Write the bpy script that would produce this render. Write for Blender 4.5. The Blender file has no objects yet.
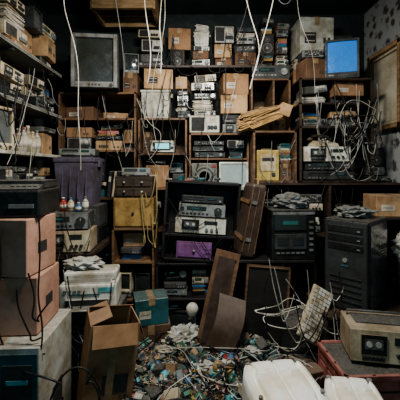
import bpy, bmesh, math, random
from mathutils import Vector, Matrix, Euler, noise
R=random.Random(7)
scene=bpy.context.scene
COL=scene.collection
PI=math.pi
# ---------------------------------------------------------------- materials
MATS={}
def mat(name,col,rough=0.55,metal=0.0,dirt=0.5,emit=None,estr=1.0,scale=6.0,bump=0.15,coat=0.0,dust=0.5):
    if name in MATS: return MATS[name]
    m=bpy.data.materials.new(name); m.use_nodes=True
    nt=m.node_tree; b=nt.nodes['Principled BSDF']; L=nt.links.new
    b.inputs['Metallic'].default_value=metal
    tc=nt.nodes.new('ShaderNodeTexCoord'); geo=nt.nodes.new('ShaderNodeNewGeometry')
    n=nt.nodes.new('ShaderNodeTexNoise'); n.inputs['Scale'].default_value=scale; n.inputs['Detail'].default_value=8; n.inputs['Roughness'].default_value=0.72
    L(tc.outputs['Object'],n.inputs['Vector'])
    r=nt.nodes.new('ShaderNodeValToRGB'); r.color_ramp.elements[0].position=0.38; r.color_ramp.elements[1].position=0.6
    d=tuple(c*(1-dirt)*f for c,f in zip(col,(1.0,0.88,0.7)))
    r.color_ramp.elements[0].color=(*d,1); r.color_ramp.elements[1].color=(*col,1)
    L(n.outputs['Fac'],r.inputs['Fac'])
    n2=nt.nodes.new('ShaderNodeTexNoise'); n2.inputs['Scale'].default_value=scale*7; n2.inputs['Detail'].default_value=5; n2.inputs['Distortion'].default_value=1.5
    L(tc.outputs['Object'],n2.inputs['Vector'])
    rr=nt.nodes.new('ShaderNodeMapRange'); rr.inputs['From Min'].default_value=0.35; rr.inputs['From Max'].default_value=0.7; rr.inputs['To Min'].default_value=max(0.05,rough-0.12); rr.inputs['To Max'].default_value=min(1,rough+0.28)
    L(n2.outputs['Fac'],rr.inputs['Value']); L(rr.outputs['Result'],b.inputs['Roughness'])
    colout=r.outputs['Color']
    if dust>0:
        sx=nt.nodes.new('ShaderNodeSeparateXYZ'); L(geo.outputs['Normal'],sx.inputs[0])
        mr=nt.nodes.new('ShaderNodeMapRange'); mr.inputs['From Min'].default_value=0.3; mr.inputs['From Max'].default_value=1.0; mr.inputs['To Max'].default_value=dust
        L(sx.outputs['Z'],mr.inputs['Value'])
        mu=nt.nodes.new('ShaderNodeMath'); mu.operation='MULTIPLY'; L(mr.outputs['Result'],mu.inputs[0])
        m2=nt.nodes.new('ShaderNodeMapRange'); m2.inputs['From Min'].default_value=0.3; m2.inputs['From Max'].default_value=0.6; m2.inputs['To Min'].default_value=0.25
        L(n2.outputs['Fac'],m2.inputs['Value']); L(m2.outputs['Result'],mu.inputs[1])
        mx=nt.nodes.new('ShaderNodeMixRGB'); L(mu.outputs[0],mx.inputs['Fac']); L(colout,mx.inputs['Color1']); mx.inputs['Color2'].default_value=(0.17,0.155,0.13,1)
        colout=mx.outputs['Color']
    L(colout,b.inputs['Base Color'])
    if bump>0:
        bp=nt.nodes.new('ShaderNodeBump'); bp.inputs['Strength'].default_value=bump; bp.inputs['Distance'].default_value=0.01
        L(n.outputs['Fac'],bp.inputs['Height']); L(bp.outputs['Normal'],b.inputs['Normal'])
    if emit:
        b.inputs['Emission Color'].default_value=(*emit,1); b.inputs['Emission Strength'].default_value=estr
    if coat: b.inputs['Coat Weight'].default_value=coat
    MATS[name]=m; return m
def wood(name,c1,c2,rough=0.55,sc=(1.5,1.5,14)):
    m=bpy.data.materials.new(name); m.use_nodes=True
    nt=m.node_tree; b=nt.nodes['Principled BSDF']; b.inputs['Roughness'].default_value=rough; L=nt.links.new
    tc=nt.nodes.new('ShaderNodeTexCoord'); mp=nt.nodes.new('ShaderNodeMapping'); mp.inputs['Scale'].default_value=sc
    n=nt.nodes.new('ShaderNodeTexNoise'); n.inputs['Scale'].default_value=3; n.inputs['Detail'].default_value=6; n.inputs['Distortion'].default_value=1.2
    r=nt.nodes.new('ShaderNodeValToRGB'); r.color_ramp.elements[0].position=0.35; r.color_ramp.elements[1].position=0.65
    r.color_ramp.elements[0].color=(*c1,1); r.color_ramp.elements[1].color=(*c2,1)
    L(tc.outputs['Object'],mp.inputs['Vector']); L(mp.outputs['Vector'],n.inputs['Vector'])
    n2=nt.nodes.new('ShaderNodeTexNoise'); n2.inputs['Scale'].default_value=5; n2.inputs['Detail'].default_value=8; L(tc.outputs['Object'],n2.inputs['Vector'])
    r2=nt.nodes.new('ShaderNodeValToRGB'); r2.color_ramp.elements[0].position=0.35; r2.color_ramp.elements[1].position=0.6; r2.color_ramp.elements[0].color=(0.4,0.38,0.36,1)
    L(n2.outputs['Fac'],r2.inputs['Fac'])
    mx=nt.nodes.new('ShaderNodeMixRGB'); mx.blend_type='MULTIPLY'; mx.inputs['Fac'].default_value=0.8
    L(n.outputs['Fac'],r.inputs['Fac']); L(r.outputs['Color'],mx.inputs['Color1']); L(r2.outputs['Color'],mx.inputs['Color2']); L(mx.outputs['Color'],b.inputs['Base Color'])
    MATS[name]=m; return m

BLACK=mat('black_plastic',(0.018,0.021,0.023),0.35)
BLACK2=mat('matt_black',(0.03,0.034,0.036),0.6)
CHAR=mat('charcoal_plastic',(0.06,0.066,0.068),0.5)
GREY=mat('grey_plastic',(0.2,0.21,0.2),0.5)
SILV=mat('brushed_silver',(0.4,0.41,0.4),0.4,0.6)
CREAM=mat('aged_cream_plastic',(0.62,0.54,0.39),0.5)
WHITE=mat('white_plastic',(0.78,0.78,0.72),0.42)
WHITEC=mat('clean_white_plastic',(0.85,0.86,0.82),0.35,dust=0.08,dirt=0.15)
WHITE2=mat('offwhite_enamel',(0.6,0.6,0.54),0.45)
BEIGE=mat('beige_plastic',(0.44,0.37,0.265),0.5)
TEAL=mat('teal_plastic',(0.03,0.13,0.15),0.45)
BLUE=mat('blue_plastic',(0.04,0.18,0.4),0.4)
CYAN=mat('cyan_plastic',(0.14,0.5,0.6),0.4)
PURP=mat('purple_plastic',(0.25,0.11,0.29),0.4)
PURPD=mat('dusty_mauve_plastic',(0.12,0.105,0.15),0.35)
REDC=mat('dusty_red_plastic',(0.46,0.16,0.14),0.55)
RED=mat('red_plastic',(0.5,0.05,0.04),0.4)
YEL=mat('yellow_plastic',(0.6,0.42,0.08),0.5)
YELW=mat('mustard_paint',(0.52,0.4,0.13),0.55)
OCHRE=mat('ochre_paint',(0.38,0.25,0.09),0.55)
GREEN=mat('pcb_green',(0.03,0.2,0.12),0.4)
CARD=mat('cardboard',(0.35,0.205,0.11),0.85,scale=4,dirt=0.4)
CARDP=mat('cardboard_pinkish',(0.52,0.31,0.235),0.85,scale=4,dirt=0.35,dust=.3)
CARDD=mat('cardboard_dark',(0.18,0.10,0.058),0.85,scale=4)
CARDL=mat('cardboard_light',(0.5,0.33,0.185),0.85,scale=4)
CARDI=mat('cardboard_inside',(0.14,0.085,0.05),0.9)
TAPE=mat('packing_tape',(0.42,0.3,0.18),0.35)
PAPER=mat('paper',(0.64,0.61,0.54),0.8)
INK=mat('printed_ink',(0.05,0.05,0.055),0.8)
GLASS=mat('crt_glass',(0.03,0.04,0.043),0.15,dirt=0.1,bump=0,coat=0.6)
GLASSG=mat('crt_glass_grey',(0.13,0.145,0.145),0.18,dirt=0.5,bump=0,coat=0.5,scale=2)
SBLUE=mat('lit_blue_screen',(0.02,0.08,0.2),0.2,emit=(0.05,0.24,0.7),estr=0.7,bump=0,dust=0)
SPALE=mat('lit_pale_screen',(0.2,0.22,0.22),0.2,emit=(0.62,0.78,0.75),estr=0.32,bump=0,dust=0,scale=3)
SCYAN=mat('lit_cyan_display',(0.02,0.1,0.1),0.2,emit=(0.3,0.85,0.9),estr=1.2,bump=0,dust=0)
SGRN=mat('dim_display',(0.02,0.05,0.05),0.2,emit=(0.1,0.5,0.45),estr=0.12,bump=0,dust=0)
CLOTH=mat('speaker_cloth',(0.05,0.048,0.045),0.95,scale=60)
CONE=mat('speaker_cone',(0.09,0.09,0.09),0.7)
CABW=mat('white_cable',(0.6,0.59,0.54),0.5,bump=0,dust=0)
CABB=mat('black_cable',(0.02,0.02,0.022),0.5,bump=0,dust=0)
CABG=mat('grey_cable',(0.22,0.23,0.23),0.5,bump=0,dust=0)
CABY=mat('yellowed_cable',(0.42,0.34,0.16),0.5,bump=0,dust=0)
BAG=mat('crumpled_white_bag',(0.5,0.51,0.49),0.45,dirt=0.4,dust=.2)
BAGG=mat('crumpled_grey_bag',(0.17,0.19,0.195),0.35)
STRAW=mat('straw_bristle',(0.62,0.41,0.19),0.9,scale=30,dirt=.3,dust=.1)
LEATH=mat('worn_leather',(0.07,0.045,0.035),0.5,scale=12,bump=0.4)
LEATB=mat('leather_binding',(0.3,0.18,0.09),0.6)
WOOD=wood('shelf_wood',(0.115,0.064,0.034),(0.24,0.14,0.073))
WOODL=wood('light_wood',(0.27,0.17,0.085),(0.44,0.29,0.15))
WOODD=wood('dark_wood',(0.03,0.02,0.014),(0.078,0.05,0.033))
WOODB=wood('black_stained_wood',(0.012,0.011,0.011),(0.028,0.025,0.024))
GEARM=[(BLACK,BLACK2,8),(BLACK2,CHAR,6),(CHAR,SILV,5),(GREY,SILV,4),(CREAM,CREAM,2.5),(BEIGE,CREAM,4),(WHITE2,WHITE2,1.6),(BLACK,SILV,3),(WOODD,CHAR,3),(WOOD,SILV,2),(TEAL,GREY,1.5)]
GEARL=[(CREAM,CREAM,5),(WHITE2,WHITE2,5),(BEIGE,CREAM,4),(GREY,SILV,4),(CHAR,BLACK2,3)]
PAL=[GEARM]
def gm(r):
    G=PAL[0]; t=sum(g[2] for g in G); k=r.uniform(0,t)
    for a,b,w in G:
        k-=w
        if k<=0: return a,b
    return BLACK,CHAR

# ---------------------------------------------------------------- builder
class B:
    def __init__(s): s.bm=bmesh.new(); s.m=[]
    def mi(s,m):
        if m not in s.m: s.m.append(m)
        return s.m.index(m)
    def _fin(s,vs,m,smooth=False):
        i=s.mi(m); fs={f for v in vs for f in v.link_faces}
        for f in fs: f.material_index=i; f.smooth=smooth
        return fs
    def box(s,c,sz,m,r=(0,0,0),bev=0.0,seg=2):
        M=Matrix.Translation(c)@Euler(r).to_matrix().to_4x4()@Matrix.Diagonal((*sz,1))
        vs=bmesh.ops.create_cube(s.bm,size=1,matrix=M)['verts']
        fs=s._fin(vs,m)
        if bev>0:
            bev=min(bev,min(sz)*0.45)
            es=list({e for f in fs for e in f.edges})
            bmesh.ops.bevel(s.bm,geom=es,offset=bev,segments=seg,affect='EDGES',profile=0.6)
    def cyl(s,c,r,h,m,ax='z',seg=18,r2=None,rot=None):
        q={'z':Euler((0,0,0)),'y':Euler((math.pi/2,0,0)),'x':Euler((0,math.pi/2,0))}[ax] if rot is None else Euler(rot)
        M=Matrix.Translation(c)@q.to_matrix().to_4x4()
        vs=bmesh.ops.create_cone(s.bm,cap_ends=True,segments=seg,radius1=r,radius2=r if r2 is None else r2,depth=h,matrix=M)['verts']
        fs=s._fin(vs,m)
        for f in fs:
            if len(f.verts)==4: f.smooth=True
    def sph(s,c,sz,m,seg=16):
        M=Matrix.Translation(c)@Matrix.Diagonal((*sz,1))
        vs=bmesh.ops.create_uvsphere(s.bm,u_segments=seg,v_segments=seg//2,radius=1,matrix=M)['verts']
        s._fin(vs,m,True)
    def hexa(s,p,m):
        v=[s.bm.verts.new(q) for q in p]; i=s.mi(m)
        for f in [(0,3,2,1),(4,5,6,7),(0,1,5,4),(1,2,6,5),(2,3,7,6),(3,0,4,7)]:
            try: fc=s.bm.faces.new([v[k] for k in f]); fc.material_index=i
            except ValueError: pass
    def frust(s,w1,h1,y1,z1,w2,h2,y2,z2,m):
        s.hexa([(-w1/2,y1,z1-h1/2),(w1/2,y1,z1-h1/2),(w2/2,y2,z2-h2/2),(-w2/2,y2,z2-h2/2),
                (-w1/2,y1,z1+h1/2),(w1/2,y1,z1+h1/2),(w2/2,y2,z2+h2/2),(-w2/2,y2,z2+h2/2)],m)
    def grid(s,fn,nu,nv,m,smooth=True):
        i=s.mi(m); V=[[s.bm.verts.new(fn(a/nu,b/nv)) for b in range(nv+1)] for a in range(nu+1)]
        for a in range(nu):
            for b in range(nv):
                f=s.bm.faces.new((V[a][b],V[a+1][b],V[a+1][b+1],V[a][b+1])); f.material_index=i; f.smooth=smooth
    def blob(s,c,w,d,h,m,seed,amp,fr,sub=2):
        vs=bmesh.ops.create_icosphere(s.bm,subdivisions=sub,radius=1)['verts']
        for v in vs:
            p=v.co.copy(); q=p*fr*0.5+Vector((seed*3.1,seed*1.7,0))
            k=1+amp*(noise.noise(q)+0.6*abs(noise.noise(q*2.3))+0.35*noise.noise(q*5)); p*=k
            v.co=Vector((c[0]+p.x*w/2,c[1]+p.y*d/2,c[2]+max(0,p.z*h/2+h*0.42)))
        s._fin(vs,m,False)
    def tube(s,pts,r,m,seg=6):
        i=s.mi(m); rings=[]
        n=len(pts); P=[Vector(p) for p in pts]
        for k in range(n):
            t=(P[min(k+1,n-1)]-P[max(k-1,0)]).normalized()
            a=t.orthogonal().normalized() if k==0 else (a-t*a.dot(t)).normalized()
            b=t.cross(a)
            rings.append([s.bm.verts.new(P[k]+(a*math.cos(q*2*math.pi/seg)+b*math.sin(q*2*math.pi/seg))*r) for q in range(seg)])
        for k in range(n-1):
            for q in range(seg):
                f=s.bm.faces.new((rings[k][q],rings[k][(q+1)%seg],rings[k+1][(q+1)%seg],rings[k+1][q])); f.material_index=i; f.smooth=True
    def flush(s):
        if not hasattr(s,'parts'): s.parts=[]
        me=bpy.data.meshes.new('part_tmp'); bmesh.ops.recalc_face_normals(s.bm,faces=s.bm.faces[:]); s.bm.to_mesh(me); s.bm.free(); s.parts.append(me); s.bm=bmesh.new()
    def done(s,name,loc=(0,0,0),rot=(0,0,0)):
        bmesh.ops.recalc_face_normals(s.bm,faces=s.bm.faces[:])
        for p in getattr(s,'parts',[]): s.bm.from_mesh(p); bpy.data.meshes.remove(p)
        me=bpy.data.meshes.new(name); s.bm.to_mesh(me); s.bm.free()
        for m in s.m: me.materials.append(m)
        o=bpy.data.objects.new(name,me); COL.objects.link(o); o.location=loc; o.rotation_euler=rot
        return o

# ---------------------------------------------------------------- object makers (origin bottom centre, front = -Y)
def hifi(w,d,h,body,face,r,style=None):
    b=B(); ft=0.008; F=-d/2
    b.box((0,0.006,ft+(h-ft)/2),(w,d-0.012,h-ft),body,bev=0.004)
    b.box((0,F+0.006,ft+(h-ft)/2),(w*1.0,0.012,h-ft-0.002),face,bev=0.003)
    for x in(-1,1):
        for y in(-1,1): b.cyl((x*w*0.42,y*d*0.38,ft/2),0.011,ft,BLACK2,seg=10)
    if style is None: style=r.choice(['hifi_receiver','cassette_deck','graphic_equalizer','video_recorder','table_radio'])
    dark=face in(BLACK,BLACK2,CHAR,WOODD)
    kn=SILV if dark else (BLACK2 if r.random()<0.6 else GREY)
    f=F-0.001; zc=ft+(h-ft)/2
    if style=='hifi_receiver':
        b.box((-w*0.12,f,zc+h*0.14),(w*0.42,0.004,h*0.3),GLASS); b.box((-w*0.16,f-0.002,zc+h*0.14),(w*0.2,0.003,h*0.1),SGRN)
        b.cyl((w*0.34,f-0.008,zc),min(h*0.28,0.035),0.018,kn,'y')
        b.box((w*0.34,f-0.018,zc+h*0.12),(0.003,0.003,h*0.15),WHITE)
        for k in range(7): b.box((-w*0.4+k*w*0.085,f-0.002,zc-h*0.24),(w*0.055,0.006,h*0.1),kn)
        b.cyl((-w*0.42,f-0.005,zc+h*0.12),min(h*0.13,0.014),0.012,kn,'y')
    elif style=='cassette_deck':
        b.box((-w*0.2,f-0.002,zc+h*0.06),(w*0.34,0.008,h*0.6),BLACK,bev=0.002); b.box((-w*0.2,f-0.006,zc+h*0.08),(w*0.24,0.003,h*0.3),GLASSG)
        for x in(-0.26,-0.14): b.cyl((w*x,f-0.008,zc+h*0.08),h*0.09,0.003,WHITE2,'y',seg=10)
        for k in range(6): b.box((-w*0.33+k*w*0.05,f-0.004,zc-h*0.34),(w*0.04,0.01,h*0.12),kn)
        b.box((w*0.2,f,zc+h*0.2),(w*0.26,0.003,h*0.22),GLASS)
        for k in range(3): b.cyl((w*(0.12+0.1*k),f-0.006,zc-h*0.2),min(0.013,h*0.14),0.014,kn,'y',seg=12)
    elif style=='graphic_equalizer':
        b.box((-w*0.05,f,zc),(w*0.66,0.003,h*0.66),BLACK)
        for k in range(10):
            x=-w*0.34+k*w*0.064; b.box((x,f-0.002,zc),(0.003,0.003,h*0.55),GREY); b.box((x,f-0.006,zc+h*r.uniform(-0.2,0.2)),(w*0.03,0.01,h*0.09),WHITE2)
        b.cyl((w*0.38,f-0.006,zc),min(h*0.2,0.022),0.016,kn,'y')
    elif style=='video_recorder':
        b.box((-w*0.18,f-0.001,zc+h*0.16),(w*0.44,0.005,h*0.3),BLACK); b.box((-w*0.18,f-0.003,zc+h*0.05),(w*0.4,0.004,0.003),GREY)
        b.box((w*0.22,f-0.001,zc+h*0.14),(w*0.22,0.004,h*0.26),GLASS); b.box((w*0.22,f-0.003,zc+h*0.14),(w*0.12,0.002,h*0.1),SGRN)
        for k in range(5): b.box((w*(-0.38+0.07*k),f-0.002,zc-h*0.26),(w*0.05,0.005,h*0.12),kn)
        b.cyl((w*0.42,f-0.004,zc-h*0.1),min(0.014,h*0.16),0.01,kn,'y',seg=12)
    else:
        b.box((-w*0.22,f,zc),(w*0.44,0.004,h*0.76),CLOTH)
        for k in range(9): b.box((-w*0.22,f-0.003,zc-h*0.32+k*h*0.08),(w*0.42,0.003,h*0.025),kn)
        b.box((w*0.24,f,zc+h*0.2),(w*0.38,0.004,h*0.26),PAPER if not dark else GLASSG); b.box((w*0.2,f-0.003,zc+h*0.2),(0.003,0.003,h*0.24),RED)
        for x in(0.14,0.25,0.37): b.cyl((w*x,f-0.007,zc-h*0.18),min(0.018,h*0.14),0.016,kn,'y',seg=14)
    for k in range(6): b.box((-w*0.3+k*w*0.12,d*0.12,h+0.0005),(w*0.05,d*0.4,0.002),BLACK2)
    return b,style
def crt(w,d,h,body,screen,panel='bottom',bezel=None):
    b=B(); F=-d/2; t=w*(0.07 if panel=='bottom' else 0.11); bt=h*0.16 if panel=='bottom' else h*0.13
    fd=d*0.38; bz=bezel or body
    b.box((0,F+fd/2+0.025,h/2),(w*0.99,fd,h*0.99),body,bev=0.012)
    b.box((-(w-t)/2,F+0.015,h/2),(t,0.04,h),bz,bev=0.008); b.box(((w-t)/2,F+0.015,h/2),(t,0.04,h),bz,bev=0.008)
    b.box((0,F+0.015,h-t/2),(w*.98,0.038,t),bz,bev=0.008); b.box((0,F+0.015,bt/2),(w*.98,0.038,bt),bz,bev=0.008)
    b.frust(w*0.92,h*0.9,F+fd+0.01,h/2+0.0,w*0.5,h*0.5,d/2,h*0.42,body)
    sw=w-2*t+0.004; sh=h-t-bt+0.004; cz=bt+(h-t-bt)/2
    b.grid(lambda u,v:((u-.5)*sw, F+0.022-0.02*(1-(2*u-1)**2*0.5-(2*v-1)**2*0.5), cz+(v-.5)*sh),12,12,screen)
    for k in range(4): b.cyl((-w*0.1+k*w*0.07,F-0.007,bt*0.45),w*0.018,0.01,CHAR if bz is not CHAR else GREY,'y',seg=12)
    b.cyl((w*0.36,F-0.008,bt*0.45),w*0.035,0.012,CHAR,'y',seg=16); b.box((-w*0.32,F-0.006,bt*0.5),(w*0.16,0.003,bt*0.2),SILV)
    for k in range(7): b.box((-w*0.24+k*w*0.08,F+fd*0.6,h*0.995+0.001),(w*0.03,fd*0.5,0.003),BLACK)
    return b
def carton(w,d,h,m,open_=False,label=True,r=R,tape=True):
    b=B(); t=0.005
    if not open_:
        b.box((0,0,h/2),(w,d,h),m,bev=0.004,seg=1)
        if tape:
            b.box((0,0,h+0.0008),(0.05,d,0.0015),TAPE); b.box((0,-d/2-0.0008,h*0.88),(0.05,0.0015,h*0.24),TAPE)
        b.box((w*0.005,0,h+0.0005),(0.002,d*0.99,0.0012),INK)
    else:
        b.box((0,0,t),(w,d,t*2),m)
        for s in(-1,1):
            b.box((s*(w/2-t/2),0,h/2),(t,d,h),m); b.box((0,s*(d/2-t/2),h/2),(w-2*t,t,h),m)
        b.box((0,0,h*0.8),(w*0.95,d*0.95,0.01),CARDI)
        for (sx,a,L) in((1,2.75,.10),(-1,-1.2,.12)):
            b.box((sx*(w/2)+sx*math.sin(a)*L/2,0,h+math.cos(a)*L/2),(t*0.7,d*0.94,L),m,r=(0,sx*a,0))
        b.box((0,-(d/2)-0.02,h-0.05),(w*0.9,t*.7,0.11),m,r=(-0.35,0,0.03)); b.box((0,d/2-.045,h+0.02),(w*0.92,t*.7,0.1),m,r=(1.1,0,0))
    if label:
        k0=r.random()
        if k0<0.75:
            b.box((-w*0.2,-d/2-0.001,h*0.42),(w*0.34,0.0015,h*0.3),PAPER if k0<0.35 else INK)
            for k in range(3): b.box((-w*0.2,-d/2-0.002,h*(0.34+0.08*k)),(w*0.26,0.001,h*0.025),INK if k%2 else PAPER)
        if k0>0.4:
            for k in range(2): b.box((w*(0.22+0.13*k),-d/2-0.001,h*0.35),(w*0.07,0.0015,h*0.16),INK)
        b.box((w/2+0.001,0,h*0.45),(0.0015,d*0.3,h*0.2),INK)
    return b
def speaker(w,d,h,m=WOODD):
    b=B(); b.box((0,0,h/2),(w,d,h),m,bev=0.004); F=-d/2
    b.box((0,F-0.003,h/2),(w*0.9,0.008,h*0.94),CLOTH,bev=0.003)
    for z,rr in((h*0.32,min(w*0.36,h*0.24)),(h*0.72,min(w*0.2,h*0.14))):
        b.cyl((0,F-0.008,z),rr,0.008,GREY,'y',24); b.cyl((0,F-0.010,z),rr*0.86,0.008,CONE,'y',24); b.sph((0,F-0.012,z),(rr*0.35,0.01,rr*0.35),SILV,12)
    return b
def shelfunit(w,d,h,levels,m,t=0.02,back=True,divs=()):
    b=B()
    for s in(-1,1): b.box((s*(w/2-t/2),0,h/2),(t,d,h),m,bev=0.002,seg=1)
    for z in levels: b.box((0,0,z-t/2),(w-2*t if z<h-0.001 and z>t else w,d,t),m,bev=0.002,seg=1)
    if back: b.box((0,d/2-0.004,h/2),(w-2*t,0.008,h-t),m)
    for x,z0,z1 in divs: b.box((x,0,(z0+z1)/2-t/2),(t,d*0.98,z1-z0-t),m)
    return b
def crate(w,d,h,m):
    b=B(); t=0.012; b.box((0,0,t/2),(w,d,t),m)
    b.box((0,0,h*0.5),(w-0.03,d-0.03,h*0.9),CHAR)
    n=3
    for s in(-1,1):
        for k in range(2):
            z=t+(h-t)*(k+0.5)/2.0; hh=(h-t)/2*0.86
            b.box((s*(w/2-t/2),0,z),(t,d,hh),m,bev=0.002,seg=1); b.box((0,s*(d/2-t/2),z),(w,t,hh),m,bev=0.002,seg=1)
        for k in range(n+1):
            b.box((-w/2+0.01+k*(w-0.02)/n,s*(d/2-t*0.3),h/2),(0.018,t*1.3,h),m); b.box((s*(w/2-t*0.3),-d/2+0.01+k*(d-0.02)/n,h/2),(t*1.3,0.018,h),m)
        b.box((0,s*(d/2),h-0.014),(w+0.02,0.02,0.028),m,bev=0.004); b.box((s*(w/2),0,h-0.014),(0.02,d+0.02,0.028),m,bev=0.004)
    return b
def tub(w,d,h,m,lid=None):
    b=B(); k=0.86
    b.hexa([(-w*k/2,-d*k/2,0),(w*k/2,-d*k/2,0),(w*k/2,d*k/2,0),(-w*k/2,d*k/2,0),(-w/2,-d/2,h*0.9),(w/2,-d/2,h*0.9),(w/2,d/2,h*0.9),(-w/2,d/2,h*0.9)],m)
    b.box((0,0,h*0.93),(w*1.06,d*1.06,h*0.08),lid or m,bev=0.006)
    b.box((0,0,h*0.98),(w*0.9,d*0.9,h*0.04),lid or m,bev=0.005)
    for x in(-.3,-.1,.1,.3): b.box((x*w,-d*0.475,h*0.48),(0.01,0.02,h*0.7),m,r=(-0.08,0,0),bev=0.003)
    for s in(-1,1): b.box((s*w*0.53,0,h*0.86),(0.02,d*0.3,h*0.14),lid or m,bev=0.004)
    return b
def drawers(w,d,h,n,m,kn=SILV,cols=1):
    b=B(); b.box((0,0.004,h/2),(w,d-0.008,h),m,bev=0.003)
    hh=(h-0.02)/n; ww=(w-0.02)/cols
    for k in range(n):
        for c in range(cols):
            x=-w/2+0.01+ww*(c+.5); z=0.01+hh*(k+.5)
            b.box((x,-d/2,z),(ww-0.012,0.014,hh-0.012),m,bev=0.003)
            b.sph((x,-d/2-0.018,z),(0.012,0.012,0.012),kn,10)
    return b
def blob(w,d,h,m,seed,amp=0.35,fr=3.0,sub=4):
    b=B(); b.blob((0,0,0),w,d,h,m,seed,amp,fr,sub); return b
def stack(w,d,h,r,kind='book'):
    b=B(); z=0
    cols=[CARDD,TEAL,BLUE,REDC,PAPER,CREAM,CHAR,OCHRE,GREY] if kind=='book' else [PAPER,PAPER,WHITE2,CREAM]
    while z<h-0.008:
        t=min(r.uniform(0.012,0.035) if kind=='book' else r.uniform(0.003,0.01),h-z); ww=w*r.uniform(0.82,1); dd=d*r.uniform(0.85,1); x=(w-ww)*r.uniform(-.4,.4)
        c=r.choice(cols); a=r.uniform(-.1,.1)
        if kind=='book':
            b.box((x,0.003,z+t/2),(ww*0.97,dd*0.96,t*0.8),PAPER,r=(0,0,a)); b.box((x,0,z+t*0.06),(ww,dd,t*0.12),c,r=(0,0,a)); b.box((x,0,z+t*0.94),(ww,dd,t*0.12),c,r=(0,0,a)); b.box((x,-dd/2,z+t/2),(ww,0.004,t),c,r=(0,0,a))
        else: b.box((x,0,z+t/2),(ww,dd,t*0.95),c,r=(0,0,a))
        z+=t
    return b
def bottle(rad,h,m,capm):
    b=B(); b.cyl((0,0,h*0.33),rad,h*0.66,m,seg=16); b.cyl((0,0,h*0.74),rad,h*0.16,m,seg=16,r2=rad*0.4); b.cyl((0,0,h*0.86),rad*0.4,h*0.1,m,seg=12); b.cyl((0,0,h*0.95),rad*0.48,h*0.1,capm,seg=12); b.cyl((0,0,h*0.35),rad*1.02,h*0.28,PAPER,seg=16)
    return b
def shelfspk(w,d,h):
    b=B(); b.box((0,0,h/2),(w,d,h),GREY,bev=0.01); b.cyl((0,-d/2-0.006,h*0.5),h*0.4,0.014,SILV,'y',28); b.cyl((0,-d/2-0.01,h*0.5),h*0.34,0.012,CHAR,'y',28)
    for rr in(0.28,0.2,0.12): b.cyl((0,-d/2-0.016,h*0.5),h*rr,0.004,SILV if rr!=0.2 else BLACK,'y',24)
    b.box((w*0.36,-d/2-0.002,h*0.88),(w*0.16,0.006,h*0.08),RED)
    return b
def put(b,name,x,y,z,rz=0,rx=0,ry=0): return b.done(name,(x,y,z),(rx,ry,rz))

def gear_item(w,d,h,r):
    a=h/w
    if a<0.55 or (h<0.12):
        body,face=gm(r)
        if r.random()<0.14: return stack(w*0.9,d*0.8,h,r,'book'),'book_stack'
        if r.random()<0.09: return stack(w*0.9,d*0.8,h,r,'paper'),'paper_stack'
        if r.random()<0.10: return carton(w,d,h,r.choice([CARD,CARDD,TEAL,CARDL]),r=r),'cardboard_box'
        return hifi(w,d,h,body,face,r)
    k=r.random()
    if k<0.34: return carton(w,d,h,r.choice([CARD,CARDD,CARD,CARDL]),r=r),'cardboard_box'
    if k<0.5: return speaker(min(w,h*0.8),d,h,r.choice([WOODD,BLACK2,WOOD])),'loudspeaker'
    if k<0.70: return crt(w,d,h,r.choice([BLACK2,CHAR,CREAM,GREY]),r.choice([GLASS,GLASSG])),'crt_television'
    if k<0.8: return tub(w*0.92,d*0.9,h,r.choice([GREY,TEAL,PURPD,WHITE2,CHAR])),'storage_tub'
    if k<0.9: return drawers(w,d,h,2,r.choice([WOOD,GREY,CREAM])),'small_drawer_chest'
    body,face=gm(r); return hifi(w,d,h,body,face,r,'table_radio')
def fill(ox,oy,ang,length,z,height,depth,seed,wmin=.16,wmax=.36,dens=0.9,tall=0.35,jit=0.12,leanp=0.08):
    r=random.Random(seed); u=0.012; c,s=math.cos(ang),math.sin(ang)
    def P(b,n,uu,vv,zz,ry,a): b.done(n,(ox+c*uu-s*vv,oy+s*uu+c*vv,zz),(0,ry,ang+a))
    while u<length-0.1:
        w=min(r.uniform(wmin,wmax),length-u-0.012)
        if w<0.09: break
        lean=r.random()
        if lean<leanp and w>0.15 and height>0.18:
            x=u+0.03; L=height*r.uniform(.55,.72)
            while x<u+w-0.05:
                t=r.uniform(0.02,0.045); a=r.uniform(0.10,0.22); b=B(); m=r.choice([CARDD,TEAL,CHAR,CREAM,CARD,BLACK2,GREY,BLACK2]); dd=depth*r.uniform(.5,.7)
                b.box((0,0,L/2),(t,dd,L),m,bev=0.003,seg=1); b.box((0,-dd/2-0.001,L*.7),(t*.7,0.002,L*.2),PAPER); b.box((0,0.002,L-.001),(t*.8,dd*.95,0.004),PAPER)
                P(b,'binder_folder',x,dd/2+0.03,z+0.002+t/2*math.sin(a),a,r.uniform(-.05,.05)); x+=t+0.012
            u+=w+0.02; continue
        lim=height*r.uniform(dens-0.25,dens); zz=z
        while lim-(zz-z)>0.045:
            rem=lim-(zz-z)
            h=r.uniform(0.13,0.26) if r.random()<tall else r.uniform(0.045,0.11)
            h=min(h,rem)
            if rem-h<0.04: h=rem
            d=depth*r.uniform(0.55,0.9); ww=w*r.uniform(0.76,0.94)
            b,n=gear_item(ww,d,h-0.001,r)
            uu=u+w/2+r.uniform(-.5,.5)*(w-ww)*0.6; vv=d/2+r.uniform(0.0,depth-d)*0.8+0.02
            top=(lim-(zz-z)-h)<0.045
            ry=r.uniform(-.13,.13) if top and h<0.12 and r.random()<0.6 else 0
            P(b,n,uu,vv,zz+abs(math.sin(ry))*ww/2,ry,r.uniform(-jit,jit))
            zz+=h+0.001
        u+=w+0.008

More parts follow.
